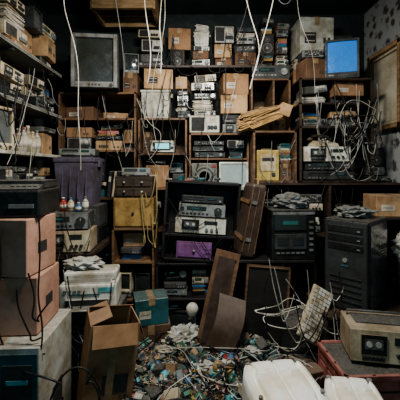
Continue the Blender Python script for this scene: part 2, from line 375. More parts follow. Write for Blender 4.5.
def cable(name,splines,m,rad=0.004):
    cu=bpy.data.curves.new(name,'CURVE'); cu.dimensions='3D'; cu.bevel_depth=rad; cu.bevel_resolution=2; cu.resolution_u=5
    for pts in splines:
        sp=cu.splines.new('NURBS'); sp.points.add(len(pts)-1)
        for i,p in enumerate(pts): sp.points[i].co=(*p,1)
        sp.order_u=min(4,len(pts)); sp.use_endpoint_u=True
    cu.materials.append(m); o=bpy.data.objects.new(name,cu); COL.objects.link(o); return o
def tangle(name,c,rad,n,m,seed,th=0.004,loops=14,step=0.5,mound=False):
    r=random.Random(seed); S=[]
    for _ in range(n):
        p=Vector((r.uniform(-1,1),r.uniform(-1,1),r.uniform(0,1))); v=Vector((r.uniform(-1,1),r.uniform(-1,1),r.uniform(-1,1))).normalized(); pts=[]
        for k in range(loops):
            v=(v+Vector((r.gauss(0,.8),r.gauss(0,.8),r.gauss(0,.6)))-p*0.35).normalized(); p=p+v*step
            top=max(0.05,1-0.85*min(1,(p.x**2+p.y**2)**.5)) if mound else 1
            p=Vector((max(-1.1,min(1.1,p.x)),max(-1,min(1,p.y)),max(0,min(top,p.z))))
            pts.append((c[0]+p.x*rad[0],c[1]+p.y*rad[1],c[2]+p.z*rad[2]))
        S.append(pts)
    return cable(name,S,m,th)
def droops(name,x0,x1,y,z0,z1,n,m,seed,th=0.003,axis='x',span=0.35):
    r=random.Random(seed); S=[]
    for _ in range(n):
        xa=r.uniform(x0,x1); xb=max(x0,min(x1,xa+r.uniform(-span,span))); za=r.uniform(z0+(z1-z0)*.3,z1); zb=r.uniform(z0,z1) if r.random()<.6 else za-r.uniform(.1,.4)
        zb=max(z0,zb); sag=r.uniform(0.05,0.3); pts=[]
        for k in range(8):
            t=k/7; xx=xa+(xb-xa)*t+r.uniform(-.02,.02); zz=max(z0-.05,za+(zb-za)*t-sag*4*t*(1-t)); yy=y+r.uniform(-.015,.01)
            pts.append((xx,yy,zz) if axis=='x' else (yy,xx,zz))
        S.append(pts)
    return cable(name,S,m,th)
def clutter(x0,x1,y0,y1,z,n,seed,name='small_parts_clutter'):
    r=random.Random(seed); b=B()
    for k in range(n):
        x=r.uniform(x0,x1); y=r.uniform(y0,y1); m=r.choice([WHITE2,CREAM,CHAR,GREY,TEAL,BLUE,REDC,BLACK2,PAPER,CYAN,OCHRE]); q=r.random(); a=r.uniform(0,6)
        if q<.35: h=r.uniform(.015,.05); b.box((x,y,z+h/2),(r.uniform(.03,.09),r.uniform(.02,.05),h),m,r=(0,0,a),bev=.003,seg=1)
        elif q<.6: h=r.uniform(.04,.09); b.cyl((x,y,z+h/2),.018,h,m,seg=14,r2=.022); b.cyl((x,y,z+h-.003),.02,.008,r.choice([RED,WHITE2,CHAR]),seg=14)
        elif q<.75: b.cyl((x,y,z+.012),.03,.024,m,seg=16)
        else: b.box((x,y,z+.009),(.1,.064,.016),m,r=(0,0,a),bev=.002,seg=1); b.box((x,y,z+.018),(.06,.03,.002),PAPER,r=(0,0,a))
    return b.done(name)

# ---------------------------------------------------------------- room
def slab(name,c,sz,m):
    b=B(); b.box((0,0,0),sz,m); return b.done(name,c)
WALL=mat('stained_dark_plaster',(0.026,0.037,0.039),0.85,scale=1.5,dirt=0.6,dust=0)
CEIL=mat('dark_teal_ceiling_paint',(0.02,0.031,0.035),0.85,scale=1.2,dirt=0.6,dust=0)  # near-black teal base colour with random darker blotches
FLOOR=mat('dusty_concrete',(0.06,0.058,0.055),0.8,scale=3,dirt=0.5,dust=0)
WP=bpy.data.materials.new('floral_wallpaper'); WP.use_nodes=True
nt=WP.node_tree; pb=nt.nodes['Principled BSDF']; pb.inputs['Roughness'].default_value=0.85
tc=nt.nodes.new('ShaderNodeTexCoord'); vo=nt.nodes.new('ShaderNodeTexVoronoi'); vo.inputs['Scale'].default_value=9
no=nt.nodes.new('ShaderNodeTexNoise'); no.inputs['Scale'].default_value=28; no.inputs['Detail'].default_value=5
mx=nt.nodes.new('ShaderNodeMath'); mx.operation='MULTIPLY_ADD'; mx.inputs[1].default_value=0.9
rp=nt.nodes.new('ShaderNodeValToRGB')
rp.color_ramp.elements[0].position=0.66; rp.color_ramp.elements[0].color=(0.06,0.052,0.055,1)
rp.color_ramp.elements[1].position=0.88; rp.color_ramp.elements[1].color=(0.33,0.34,0.33,1)
nt.links.new(tc.outputs['Object'],vo.inputs['Vector']); nt.links.new(tc.outputs['Object'],no.inputs['Vector'])
nt.links.new(no.outputs['Fac'],mx.inputs[0]); nt.links.new(vo.outputs['Distance'],mx.inputs[2]); nt.links.new(mx.outputs[0],rp.inputs['Fac']); nt.links.new(rp.outputs['Color'],pb.inputs['Base Color'])
slab('floor',(0.075,1.3,-0.05),(3.85,4.8,0.1),FLOOR)
slab('ceiling',(0.075,1.3,3.35),(3.85,4.8,0.1),CEIL)
slab('wall_back',(0.075,3.65,1.65),(3.65,0.1,3.3),WALL)
slab('wall_left',(-1.8,1.3,1.65),(0.1,4.8,3.3),WALL)
slab('wall_right',(1.95,1.3,1.65),(0.1,4.8,3.3),WP)
b=B()
for x in(-.3,.3): b.box((x,0,0.11),(0.04,0.4,0.22),WOODL,bev=0.004)
for y in(-.2,.2): b.box((0,y,0.11),(0.6,0.04,0.22),WOODL,bev=0.004)
b.box((0,0,0.2),(0.58,0.38,0.02),OCHRE); b.box((0,-0.0,0.03),(0.56,0.02,0.02),WOOD)
b.done('wooden_ceiling_hatch',(-0.76,3.25,3.08))

# ---------------------------------------------------------------- back furniture
YF=3.11
def unit(name,x0,x1,y0,y1,z0,z1,lev,m,divs=(),back=True):
    b=shelfunit(x1-x0,y1-y0,z1-z0,[l-z0 for l in lev],m,back=back,divs=[(x-(x0+x1)/2,a-z0,c-z0) for x,a,c in divs])
    return b.done(name,((x0+x1)/2,(y0+y1)/2,z0))
unit('wooden_bookcase',-1.42,-0.64,YF,3.58,0,2.28,[0.02,0.42,0.82,1.22,1.70,2.02,2.28],WOOD)
unit('wooden_bookcase',-0.62,-0.13,YF,3.58,0,2.02,[0.02,0.45,0.9,1.32,1.67,2.02],WOOD)
unit('wooden_bookcase',-0.11,0.49,YF,3.58,0,1.87,[0.02,0.45,0.9,1.30,1.62,1.87],WOOD)
unit('sideboard',0.5,1.88,2.86,3.58,0,1.38,[0.02,0.45,0.9,1.38],WOODD,divs=[(1.2,0.02,1.38)])
unit('hutch_cabinet',0.5,0.91,2.92,3.58,1.38,1.87,[1.40,1.87],WOOD)
unit('wooden_cubby',0.51,0.91,3.12,3.58,1.87,2.42,[1.89,2.42],WOOD,divs=[(0.74,1.89,2.42)])
b=B(); b.box((0,0,-0.0125),(1.66,0.34,0.025),WOODD,bev=0.003)
for x in(-.7,-.2,.3,.74): b.box((x,0.03,-0.0325),(0.025,0.26,0.015),WOODD); b.box((x,0.155,-0.09),(0.025,0.02,0.13),WOODD)
b.done('mounted_shelf',(0.13,3.43,2.60))
fill(-1.40,3.13,0,0.74,1.22,0.46,0.4,11)
fill(-1.40,3.13,0,0.74,1.70,0.29,0.4,12,wmin=.2,wmax=.4,tall=0.5)
put(carton(0.3,0.3,0.13,CARDD,r=R),'cardboard_box',-1.22,3.35,2.02,rz=-.15); put(carton(0.25,0.3,0.07,CARD,r=R),'cardboard_box',-0.9,3.36,2.02,rz=.2)
fill(-1.40,3.13,0,0.74,0.82,0.37,0.4,14); fill(-1.40,3.13,0,0.74,0.42,0.37,0.4,15); fill(-1.40,3.13,0,0.74,0.02,0.37,0.4,16)
fill(-0.60,3.13,0,0.45,1.32,0.32,0.4,17)
fill(-0.60,3.13,0,0.45,0.9,0.39,0.4,18); fill(-0.60,3.13,0,0.45,0.45,0.42,0.4,19)
fill(-0.09,3.13,0,0.56,1.62,0.21,0.4,20,tall=0.1,leanp=0); fill(-0.09,3.13,0,0.56,0.9,0.36,0.4,21)
fill(-0.68,3.28,0,1.64,2.60,0.52,0.3,22,wmin=.14,wmax=.3,dens=1.0,leanp=0)
fill(-0.27,3.13,0,0.17,2.02,0.5,0.36,23,wmin=.15,wmax=.16,tall=0,leanp=0)
fill(-0.10,3.13,0,0.30,2.055,0.52,0.38,24,wmin=.26,wmax=.29,dens=1.0,tall=0.05,leanp=0)
fill(-1.42,3.2,0,0.17,2.28,0.5,0.36,25,leanp=0)
put(carton(0.15,0.3,0.22,CARDD,r=R),'cardboard_box',-0.72,3.35,2.28); put(crt(0.15,0.24,0.2,GREY,GLASS),'crt_television',-0.73,3.33,2.502,rz=.2)
put(carton(0.17,0.3,0.26,CARDD,r=R),'cardboard_box',0.63,3.36,1.89,rz=.05); put(carton(0.13,0.3,0.2,CARD,r=R),'cardboard_box',0.82,3.36,1.89)
put(hifi(0.38,0.3,0.14,BLACK,CHAR,R,'hifi_receiver')[0],'hifi_receiver',0.72,3.3,2.42)
put(crt(0.44,0.34,0.52,BLACK2,mat('dusky_tv_glass',(0.06,0.07,0.07),0.12,dirt=.4,bump=0,coat=.8,scale=2,dust=0),'side',bezel=mat('grey_tv_bezel',(0.26,0.27,0.26),0.5)),'crt_television',-1.02,3.12,2.28,rz=0.10)
put(tub(0.29,0.3,0.3,WHITE2),'storage_tub',-0.45,3.30,2.02)
put(carton(0.29,0.3,0.2,CARDL,r=R),'cardboard_box',-0.44,3.29,2.321,rz=0.14)
b,_=hifi(0.24,0.2,0.13,CHAR,WHITE2,R,'video_recorder'); b.box((0,-0.105,0.07),(0.17,0.006,0.075),BLACK); b.box((0,-0.109,0.07),(0.14,0.004,0.055),SCYAN); put(b,'alarm_clock',-0.38,3.23,1.67)
put(carton(0.1,0.2,0.22,CARDD,r=R),'cardboard_box',-0.54,3.3,1.67)
put(hifi(0.30,0.26,0.18,CREAM,WHITE2,R,'table_radio')[0],'table_radio',0.045,3.27,1.87)
put(hifi(0.24,0.26,0.10,CHAR,GREY,R,'cassette_deck')[0],'cassette_deck',0.35,3.3,1.87)
put(hifi(0.24,0.26,0.10,BLACK,BLACK2,R,'video_recorder')[0],'video_recorder',0.35,3.3,1.971)
put(carton(0.27,0.28,0.19,CARDL,r=R),'cardboard_box',0.36,3.28,2.072,rz=-.12)
put(carton(0.26,0.28,0.21,CARD,r=R),'cardboard_box',0.35,3.28,2.264,rz=.1)
b=B(); rb=random.Random(4)
b.box((0.20,0,0.20),(0.11,0.11,0.12),CARDL,r=(0,0.35,0),bev=0.012); b.cyl((0.27,0,0.235),0.016,0.14,WOODL,rot=(0,1.2,0))
for k in range(300):
    a=rb.uniform(-.38,.42); c=rb.uniform(-1,1); L=rb.uniform(0.30,0.44)
    p0=Vector((0.17,c*0.045,0.19+a*0.15)); p1=Vector((0.17-L*math.cos(a),c*0.075,0.07+L*math.sin(a)*0.5+rb.uniform(-.015,.015)))
    p1.z=max(0.006,p1.z); b.tube([p0,(p0+p1)/2+Vector((0,0,rb.uniform(-.006,.014))),p1],0.0042,STRAW if k%4 else CARDL,4)
b.done('straw_broom_head',(0.62,3.00,1.87),(0,-0.02,0.03))
put(shelfspk(0.26,0.24,0.27),'round_grille_speaker',0.045,3.26,1.30)
put(crt(0.29,0.3,0.28,WHITE,SPALE,'bottom'),'computer_monitor',0.335,3.24,1.30)
b=B(); b.box((0,0,0.145),(0.21,0.2,0.29),YELW,bev=0.008); b.box((0,-0.102,0.17),(0.15,0.006,0.16),CREAM,bev=0.003); b.box((0,-0.107,0.2),(0.11,0.003,0.03),INK); b.cyl((0.05,-0.106,0.06),0.018,0.012,INK,'y'); b.box((0,0,0.298),(0.1,0.03,0.016),CHAR,bev=0.004)
b.done('yellow_battery_charger',(0.65,3.05,1.40),(0,0,-0.05))
put(carton(0.11,0.22,0.16,CARDD,r=R),'cardboard_box',0.825,3.1,1.40)
put(stack(0.1,0.2,0.2,R,'book'),'book_stack',0.825,3.1,1.565)
# ---------------------------------------------------------------- right rack
def rack(name,x0,x1,y0,y1,z0,lev,m):
    b=B(); cx,cy=(x0+x1)/2,(y0+y1)/2; H=lev[-1]-z0
    for x in(-1,1):
        for y in(-1,1): b.box((x*((x1-x0)/2-0.01),y*((y1-y0)/2-0.01),H/2),(0.02,0.02,H),m)
    for l in lev: b.box((0,0,l-z0-0.009),(x1-x0,y1-y0,0.018),m,bev=0.002,seg=1)
    return b.done(name,(cx,cy,z0))
rack('storage_rack',0.93,1.62,2.90,3.56,1.38,[1.40,1.91,2.13,2.36],WOODD)
fill(0.95,2.94,0,0.65,1.91,0.2,0.4,41,tall=0.1,wmin=.2,wmax=.4,dens=0.98,leanp=0); fill(0.95,2.94,0,0.65,2.13,0.21,0.4,42,tall=0.1,wmin=.2,wmax=.35,dens=1,leanp=0)
put(hifi(0.5,0.34,0.09,BLACK2,CHAR,R,'video_recorder')[0],'video_recorder',1.22,3.12,1.40,rz=.04); put(hifi(0.46,0.32,0.08,CHAR,BLACK2,R,'hifi_receiver')[0],'hifi_receiver',1.24,3.11,1.491,rz=-.05)
put(hifi(0.45,0.3,0.15,WHITE2,WHITE,R,'cassette_deck')[0],'cassette_deck',1.20,3.09,1.573,rz=.03)
b=B()
b.hexa([(-.11,-.1,0),(.11,-.1,0),(.11,.1,0),(-.11,.1,0),(-.1,-.09,.03),(.1,-.09,.03),(.09,.07,.075),(-.09,.07,.075)],CREAM)
b.cyl((0,-0.02,0.057),0.05,0.012,WHITE2,rot=(0.28,0,0),seg=24); b.cyl((0,-0.022,0.064),0.02,0.008,CREAM,rot=(0.28,0,0))
for k in range(9): a=k*0.6; b.cyl((0.035*math.cos(a),-0.022+0.034*math.sin(a),0.0635+0.01*math.sin(a)),0.006,0.004,INK,rot=(0.28,0,0),seg=8)
b.tube([(-.12,.05,.085),(-.09,.05,.112),(0,.05,.12),(.09,.05,.112),(.12,.05,.085)],0.014,CREAM,10); 
for s in(-1,1): b.cyl((s*.115,.05,.085),0.028,0.03,CREAM,seg=16)
b.done('rotary_telephone',(1.20,3.04,1.725),(0,0,.3))
b=crt(0.30,0.3,0.37,CHAR,SBLUE,'bottom'); put(b,'computer_monitor',1.37,3.06,2.36,rz=-0.25)
put(carton(0.2,0.2,0.2,CARDD,r=R),'cardboard_box',1.08,3.05,2.36,rz=.2); put(hifi(.2,.2,.08,CHAR,GREY,R)[0],'video_recorder',1.08,3.05,2.562,rz=-.1)
fill(0.95,3.26,0,0.67,2.36,0.36,0.28,50,dens=1.0,wmin=.25,wmax=.33,tall=0.3,leanp=0)
put(carton(0.36,0.3,0.38,WHITE2,r=R),'white_shipping_box',1.22,3.41,2.725,rz=0.05)
put(tub(0.2,0.22,0.2,CHAR),'storage_tub',1.5,3.4,2.725)
fill(1.64,2.98,0,0.24,1.38,0.5,0.5,51,wmin=.2,wmax=.22,leanp=0)
for i,(m_,th,n_) in enumerate([(CABW,0.0028,12),(CABG,0.0038,10),(CABB,0.005,8)]):
    droops('loose_cable',1.08,1.66,2.88-0.006*i,1.45,2.32,n_,m_,200+i,th,span=.45)
tangle('cable_tangle',(1.45,2.875,1.75),(0.17,0.02,0.4),3,CABW,5,0.003,14); tangle('cable_tangle',(1.48,2.87,1.6),(0.15,0.025,0.4),4,CABB,6,0.005,12)
b=B()
GLZ=mat('frosted_pane',(0.6,0.56,0.45),0.35,dirt=0.35,scale=3,dust=0)
b.box((0,0,0),(0.02,0.54,0.80),WOOD)
for s in(-1,1):
    b.box((-0.03,s*0.255,0),(0.06,0.05,0.82),WOODL,bev=0.008); b.box((-0.03,0,s*0.385),(0.06,0.56,0.05),WOODL,bev=0.008)
    b.box((-0.02,s*0.21,0),(0.03,0.03,0.70),CREAM,bev=0.004); b.box((-0.02,0,s*0.345),(0.03,0.44,0.03),CREAM,bev=0.004)
b.box((-0.012,0,0),(0.006,0.41,0.68),GLZ)
b.done('window_1',(1.885,3.12,2.31))

# ---------------------------------------------------------------- mid centre
unit('low_black_chest',-0.40,0.34,2.80,3.09,0,0.66,[0.02,0.34,0.66],WOODB)
fill(-0.37,2.81,0,0.68,0.34,0.28,0.24,61,tall=0.1); fill(-0.37,2.81,0,0.68,0.02,0.28,0.24,62)
b=shelfunit(0.68,0.29,0.72,[0.02,0.24,0.72],WOODB,t=0.022); b.done('black_media_cabinet',(-0.01,2.94,0.675),(0,0.06,0))
put(hifi(0.46,0.24,0.15,CHAR,WHITE2,R,'cassette_deck')[0],'cassette_deck',0.0,2.92,0.918,ry=0.06)
put(hifi(0.42,0.24,0.12,GREY,SILV,R,'hifi_receiver')[0],'hifi_receiver',0.015,2.93,1.07,ry=0.06)
put(hifi(0.38,0.24,0.07,BLACK,BLACK2,R,'video_recorder')[0],'video_recorder',0.02,2.93,1.192,ry=0.06)
put(drawers(0.32,0.22,0.15,1,PURP),'purple_drawer_box',-0.06,2.91,0.70,ry=0.06)
clutter(-0.3,0.2,2.86,2.98,1.402,10,401)
unit('small_wooden_shelf',-0.79,-0.41,2.78,3.08,0,0.98,[0.02,0.34,0.68,0.98],WOOD)
fill(-0.77,2.80,0,0.34,0.68,0.27,0.24,63,tall=0.4); fill(-0.77,2.80,0,0.34,0.34,0.3,0.24,64,tall=.6,wmin=.12,wmax=.2); fill(-0.77,2.80,0,0.34,0.02,0.3,0.24,65)
put(drawers(0.36,0.26,0.27,1,OCHRE,BLACK2),'ochre_tool_cabinet',-0.60,2.93,0.98)
put(drawers(0.34,0.26,0.19,2,WOODD,SILV,2),'small_drawer_chest',-0.60,2.93,1.251)
put(hifi(.26,.2,.08,CHAR,GREY,R)[0],'video_recorder',-0.6,2.93,1.442,rz=.2)
b=B()
b.box((0,0,0.30),(0.13,0.26,0.60),LEATH,bev=0.035,seg=4)
for x in(-0.05,0.0,0.05): 
    for s in(-1,1): b.box((x,s*0.128,0.30),(0.012,0.012,0.52),LEATB,bev=0.004)
    b.box((x,0,0.60),(0.012,0.2,0.012),LEATB,bev=0.004); b.box((x,0,0.005),(0.012,0.2,0.010),LEATB,bev=0.003)
b.tube([(0,-0.06,0.6),(0,-0.05,0.635),(0,0,0.645),(0,0.05,0.635),(0,0.06,0.6)],0.009,LEATB,8)
for z in(0.15,0.45): b.box((-0.067,0,z),(0.008,0.27,0.035),LEATB,bev=0.003); b.box((-0.02,-0.134,z),(0.05,0.01,0.03),SILV,bev=0.002)
b.done('leather_suitcase',(0.36,2.62,0.79),(0,0.19,0.12))
unit('open_black_cabinet',0.27,0.93,2.47,2.83,0,0.78,[0.02,0.78],WOODB,divs=[(0.66,0.02,0.78)])
b=B(); b.box((0,0,0.36),(0.34,0.012,0.70),WOODB,bev=0.003); 
for s in(-1,1): b.box((s*0.165,-0.008,0.36),(0.02,0.02,0.72),WOOD,bev=0.003)
b.box((0,-0.008,0.71),(0.34,0.02,0.02),WOOD,bev=0.003); b.box((0,-0.008,0.012),(0.34,0.02,0.02),WOOD,bev=0.003)
b.sph((0.12,-0.03,0.36),(0.012,0.014,0.012),SILV,10)
b.done('cabinet_door_panel',(0.47,2.36,0.04),(-0.10,0.10,0.05))
b=B(); b.box((0,0,0.2),(0.36,0.3,0.4),BLACK,bev=0.01)
F=-0.15
b.box((-0.03,F-0.004,0.3),(0.26,0.01,0.12),GLASS,bev=0.003); b.box((-0.03,F-0.01,0.3),(0.12,0.003,0.03),SGRN)
b.box((-0.03,F-0.005,0.15),(0.26,0.012,0.12),CHAR,bev=0.003)
for x in(-.09,.03): b.box((x,F-0.012,0.155),(0.09,0.004,0.07),GLASS,bev=0.002)
for k in range(6): b.box((0.14,F-0.004,0.08+k*0.045),(0.035,0.008,0.02),GREY,bev=0.002)
for k in range(6): b.box((-0.13+k*0.04,F-0.005,0.06),(0.03,0.008,0.014),SILV,bev=0.001)
b.box((0,F-0.003,0.375),(0.34,0.006,0.02),SILV)
b.done('mini_stereo_system',(0.74,2.63,0.78),(0,0,0.06))
put(blob(0.28,0.22,0.12,BAGG,4,amp=.45,fr=5),'plastic_bag',0.76,2.64,1.182)
fill(0.52,2.88,0,0.66,0.9,0.42,0.5,70); fill(1.23,2.88,0,0.6,0.9,0.42,0.5,71,tall=0.2); fill(1.23,2.88,0,0.6,0.45,0.4,0.5,72)

# ---------------------------------------------------------------- right foreground
unit('low_cabinet',0.82,1.5,2.03,2.44,0,0.54,[0.02,0.54],WOODD)
b=B(); W,Dp,H=0.30,0.36,0.62
b.box((0,0,H/2),(W,Dp,H),BLACK,bev=0.012)
F=-Dp/2; b.box((0,F-0.008,H/2),(W*0.96,0.02,H*0.97),BLACK2,bev=0.008)
for k in range(3): b.box((0,F-0.019,H*0.9-k*0.06),(W*0.78,0.006,0.045),BLACK,bev=0.003); b.box((W*0.3,F-0.024,H*0.89-k*0.06),(0.018,0.004,0.008),GREY)
for k in range(5): b.box((0,F-0.02,0.07+k*0.04),(W*0.7,0.006,0.010),BLACK)
b.cyl((0,F-0.02,H*0.56),0.016,0.008,SILV,'y'); b.box((0,F-0.02,H*0.5),(0.05,0.003,0.008),SGRN)
b.box((W/2+0.001,0,H/2),(0.004,Dp*0.9,H*0.9),mat('glossy_side_panel',(0.05,0.075,0.085),0.15,coat=0.8),bev=0.001)
for k in range(6): b.box((W/2+0.004,0.05,H*0.7-k*0.02),(0.002,0.12,0.007),BLACK)
b.done('computer_tower',(1.13,2.25,0.54),(0,0,-0.82))
put(blob(0.24,0.2,0.08,BAGG,21,amp=.5,fr=5),'plastic_bag',1.12,2.26,1.162)
unit('dark_cupboard',1.38,1.88,2.48,2.84,0,1.12,[0.02,0.56,1.12],WOODD)
put(carton(0.30,0.26,0.17,CARDL,r=R),'cardboard_box',1.60,2.65,1.12,rz=-0.1)
put(carton(0.3,0.25,0.54,CARDD,r=R),'cardboard_box',1.68,2.3,0.0)
put(crt(0.32,0.3,0.3,CHAR,GLASS),'crt_television',1.62,2.3,0.545,rz=-.3)
put(blob(0.26,0.2,0.2,BAG,33,amp=.5,fr=5),'plastic_bag',1.60,2.3,0.85)
put(crate(0.46,0.34,0.20,REDC),'plastic_crate',1.0,1.84,0.0)
put(crate(0.46,0.34,0.205,REDC),'plastic_crate',0.995,1.83,0.202,rz=.04)
b,_=hifi(0.40,0.24,0.19,BEIGE,CREAM,R,'cassette_deck'); b.box((0,0.02,0.192),(0.3,0.12,0.01),CHAR)
b.tube([(-0.17,0.06,0.18),(-0.17,0.075,0.215),(0.17,0.075,0.215),(0.17,0.06,0.18)],0.008,CHAR)
b.done('portable_cassette_radio',(1.075,1.85,0.409),(0,0.0,-0.18))
put(speaker(0.2,0.28,0.44,BLACK2),'loudspeaker',0.70,2.24,0.0)
put(carton(0.26,0.2,0.26,CARDD,r=R),'cardboard_box',0.62,1.98,0.0,rz=.3)
b=B(); b.box((0,0,0.0125),(0.36,0.15,0.025),CREAM,bev=0.006)
for rr in range(5):
    for c in range(13): b.box((-0.162+c*0.027,-0.052+rr*0.026,0.031),(0.022,0.021,0.012),WHITE2 if (c+rr)%4 else BEIGE)
b.done('computer_keyboard',(0.78,2.12,0.52),(0.9,-0.85,0.75))
tangle('cable_tangle',(0.66,2.2,0.44),(0.24,0.18,0.2),4,CABW,81,0.0035,14,.6,True)
tangle('cable_tangle',(0.60,2.05,0.02),(0.34,0.24,0.42),5,CABW,82,0.0035,16,.6,True)
tangle('cable_tangle',(0.60,2.05,0.02),(0.36,0.24,0.42),9,CABB,83,0.005,14,.6,True)
tangle('cable_tangle',(0.62,2.0,0.05),(0.34,0.22,0.40),5,CABG,84,0.004,14,.6,True)
droops('loose_cable',0.45,0.98,2.02,0.15,0.95,9,CABW,321,0.003,span=.5); droops('loose_cable',0.42,0.98,2.0,0.12,0.85,9,CABB,322,0.004,span=.5)

def seat(name,x,y,rz,w,d,top):
    b=B()
    def fn(u,v):
        a=2*u-1; c=2*v-1
        q=(abs(a)**5+abs(c)**5)**(1/5) if (a or c) else 0; m_=max(abs(a),abs(c)); k=m_/q if q>0 else 1
        px=a*k*w/2*(1-.08*max(0,-c)); py=c*k*d/2
        z=0.05*(1-m_**6)-0.022*math.exp(-((abs(a)-0.70)/0.05)**2)+0.04*max(0,c-.2)**2-0.02*math.exp(-(a/0.035)**2)
        z-=0.018*math.exp(-((c-0.35)/0.035)**2)*(1 if abs(a)<.70 else 0); z+=0.012*math.exp(-((abs(a)-0.35)/.2)**2)*math.exp(-((c+.1)/.3)**2)
        if m_>0.96: z=-0.03
        if m_>0.99: z=-0.09
        return (px,py,z)
    b.grid(fn,70,70,WHITEC)
    b.box((0,0,-0.075),(w*0.84,d*0.82,0.04),WHITE2,bev=0.015)
    for k in (-1,1): b.cyl((k*w*.36,d*.40,0.045),0.012,0.012,GREY,seg=14); b.cyl((k*w*.40,-d*.2,0.045),0.01,0.012,GREY,seg=14)
    L=top-0.09
    b.cyl((0,0,-0.09-(L-0.04)/2),0.035,L-0.04,SILV)
    for k in range(4):
        a=k*PI/2+0.4; b.box((math.cos(a)*0.08,math.sin(a)*0.08,-top+0.015),(0.17,0.035,0.03),CHAR,r=(0,0,a),bev=0.006)
    b.done(name,(x,y,top),(0,0,rz))
seat('white_moulded_chair',0.41,1.50,0.14,0.37,0.40,0.43)
seat('white_moulded_chair',0.73,1.42,-0.12,0.27,0.36,0.405)

b=B(); b.box((0,0,0.4),(0.2,0.012,0.8),CARDD,bev=0.003); b.box((0,-0.008,0.4),(0.14,0.004,0.7),LEATH); b.box((0.09,-0.01,0.4),(0.02,0.012,0.8),WOOD)
b.done('wooden_board',(0.04,2.28,0.10),(-0.22,0.28,0.15))
b=B()
VIN=mat('brown_vinyl',(0.11,0.07,0.05),0.5)
b.grid(lambda u,v:((u-.5)*0.2+0.05*math.sin(v*2.5),-0.06*math.sin(v*3.1),v*0.5+0.04*u*math.sin(v*3)),10,16,VIN) 
b.grid(lambda u,v:((u-.5)*0.2+0.05*math.sin(v*2.5),-0.06*math.sin(v*3.1)+0.012,v*0.5+0.04*u*math.sin(v*3)),10,16,CARDD)
b.done('bent_vinyl_panel',(0.06,2.2,0.10),(-0.3,0.3,-0.1))

# ---------------------------------------------------------------- left side
b=B(); b.box((0,0,0.85),(0.86,0.74,0.04),WOODD,bev=0.004)
for x in(-1,1):
    for y in(-1,1): b.box((x*0.39,y*0.33,0.415),(0.05,0.05,0.83),WOODD)
b.done('wooden_desk',(-1.25,2.70,0))
put(speaker(0.28,0.26,0.5,WOODD),'loudspeaker',-1.10,2.6,0); put(carton(0.26,0.3,0.3,CARD,r=R),'cardboard_box',-1.45,2.6,0); put(carton(0.26,0.3,0.3,CARDD,r=R),'cardboard_box',-1.45,2.6,0.302)
put(hifi(0.30,0.24,0.06,CHAR,GREY,R)[0],'video_recorder',-1.10,2.6,0.502); put(tub(0.26,0.24,0.24,TEAL),'storage_tub',-1.10,2.6,0.564)
put(hifi(0.35,0.24,0.17,BEIGE,CREAM,R,'cassette_deck')[0],'cassette_deck',-1.02,2.46,0.871,rz=0.1)
put(hifi(0.33,0.24,0.13,CHAR,SILV,R,'hifi_receiver')[0],'hifi_receiver',-1.03,2.46,1.043,rz=0.14)
r2=random.Random(5)
for i,(x,m,c) in enumerate([(-1.14,WHITE2,RED),(-1.08,RED,WHITE),(-1.02,CREAM,BLUE),(-0.95,BLUE,WHITE),(-0.9,WHITE2,GREY)]):
    put(bottle(0.024,r2.uniform(0.07,0.12),m,c),'small_bottle',x,2.43+r2.uniform(-.02,.03),1.175)
put(hifi(0.38,0.26,0.13,BLACK,BLACK2,R,'video_recorder')[0],'video_recorder',-1.06,2.8,0.871); put(hifi(0.38,0.26,0.19,CHAR,CHAR,R,'table_radio')[0],'table_radio',-1.06,2.8,1.003)
put(tub(0.34,0.27,0.42,PURPD),'storage_tub',-1.08,2.80,1.195)
put(hifi(.3,.22,.07,CHAR,GREY,R)[0],'video_recorder',-1.08,2.8,1.617,rz=.15)
put(crt(0.34,0.34,0.3,CHAR,GLASS),'crt_television',-1.45,2.7,0.871,rz=.6)
b=B()
for z in(1.34,1.64,2.02,2.42):
    b.box((0,0,z-0.0125),(0.40,1.50,0.025),WHITE2 if z<1.7 else GREY,bev=0.003)
    for y in(-.6,0,.6): b.box((-0.185,y,z-0.07),(0.02,0.03,0.12),CHAR); b.box((0,y,z-0.035),(0.36,0.03,0.02),CHAR)
b.done('mounted_shelf',(-1.54,2.27,0))
PAL[0]=GEARL
fill(-1.345,1.54,PI/2,1.46,1.34,0.24,0.36,97,tall=.1)
fill(-1.345,1.54,PI/2,0.42,1.64,0.33,0.36,90,tall=0.25,dens=0.95)
put(crt(0.30,0.3,0.30,CREAM,GLASSG),'crt_television',-1.52,2.13,1.64,rz=PI/2-.25)
for i,(y,m,c) in enumerate([(2.40,CREAM,WHITE),(2.47,WHITE2,RED),(2.53,BEIGE,WHITE),(2.60,CREAM,CREAM),(2.67,WHITE2,GREY)]): put(bottle(0.03,0.18+0.02*(i%3),m,c),'plastic_bottle',-1.40,y,1.64)
fill(-1.345,2.72,PI/2,0.28,1.64,0.33,0.34,98,tall=0.25)
fill(-1.345,1.54,PI/2,1.0,2.02,0.35,0.36,91,tall=0.25,dens=0.98)
PAL[0]=GEARM
fill(-1.345,2.56,PI/2,0.44,2.02,0.35,0.34,92,tall=0.25); fill(-1.345,1.54,PI/2,1.46,2.42,0.5,0.36,93,tall=0.5,dens=.9)
b=B(); b.box((0,0,0.07),(0.42,0.32,0.14),BLACK,bev=0.012); b.box((0,0.04,0.165),(0.40,0.24,0.05),CHAR,bev=0.012)
b.box((0,-0.11,0.15),(0.4,0.08,0.02),CHAR,r=(0.3,0,0),bev=0.004); b.box((-0.1,-0.162,0.08),(0.18,0.006,0.05),GLASS); b.box((0.12,-0.164,0.06),(0.12,0.01,0.02),GREY)
for k in range(5): b.box((0.06+k*0.028,-0.11,0.163),(0.02,0.02,0.008),SILV,r=(0.3,0,0))
b.done('flatbed_printer',(-1.06,1.75,1.253),(0,0,0.12))
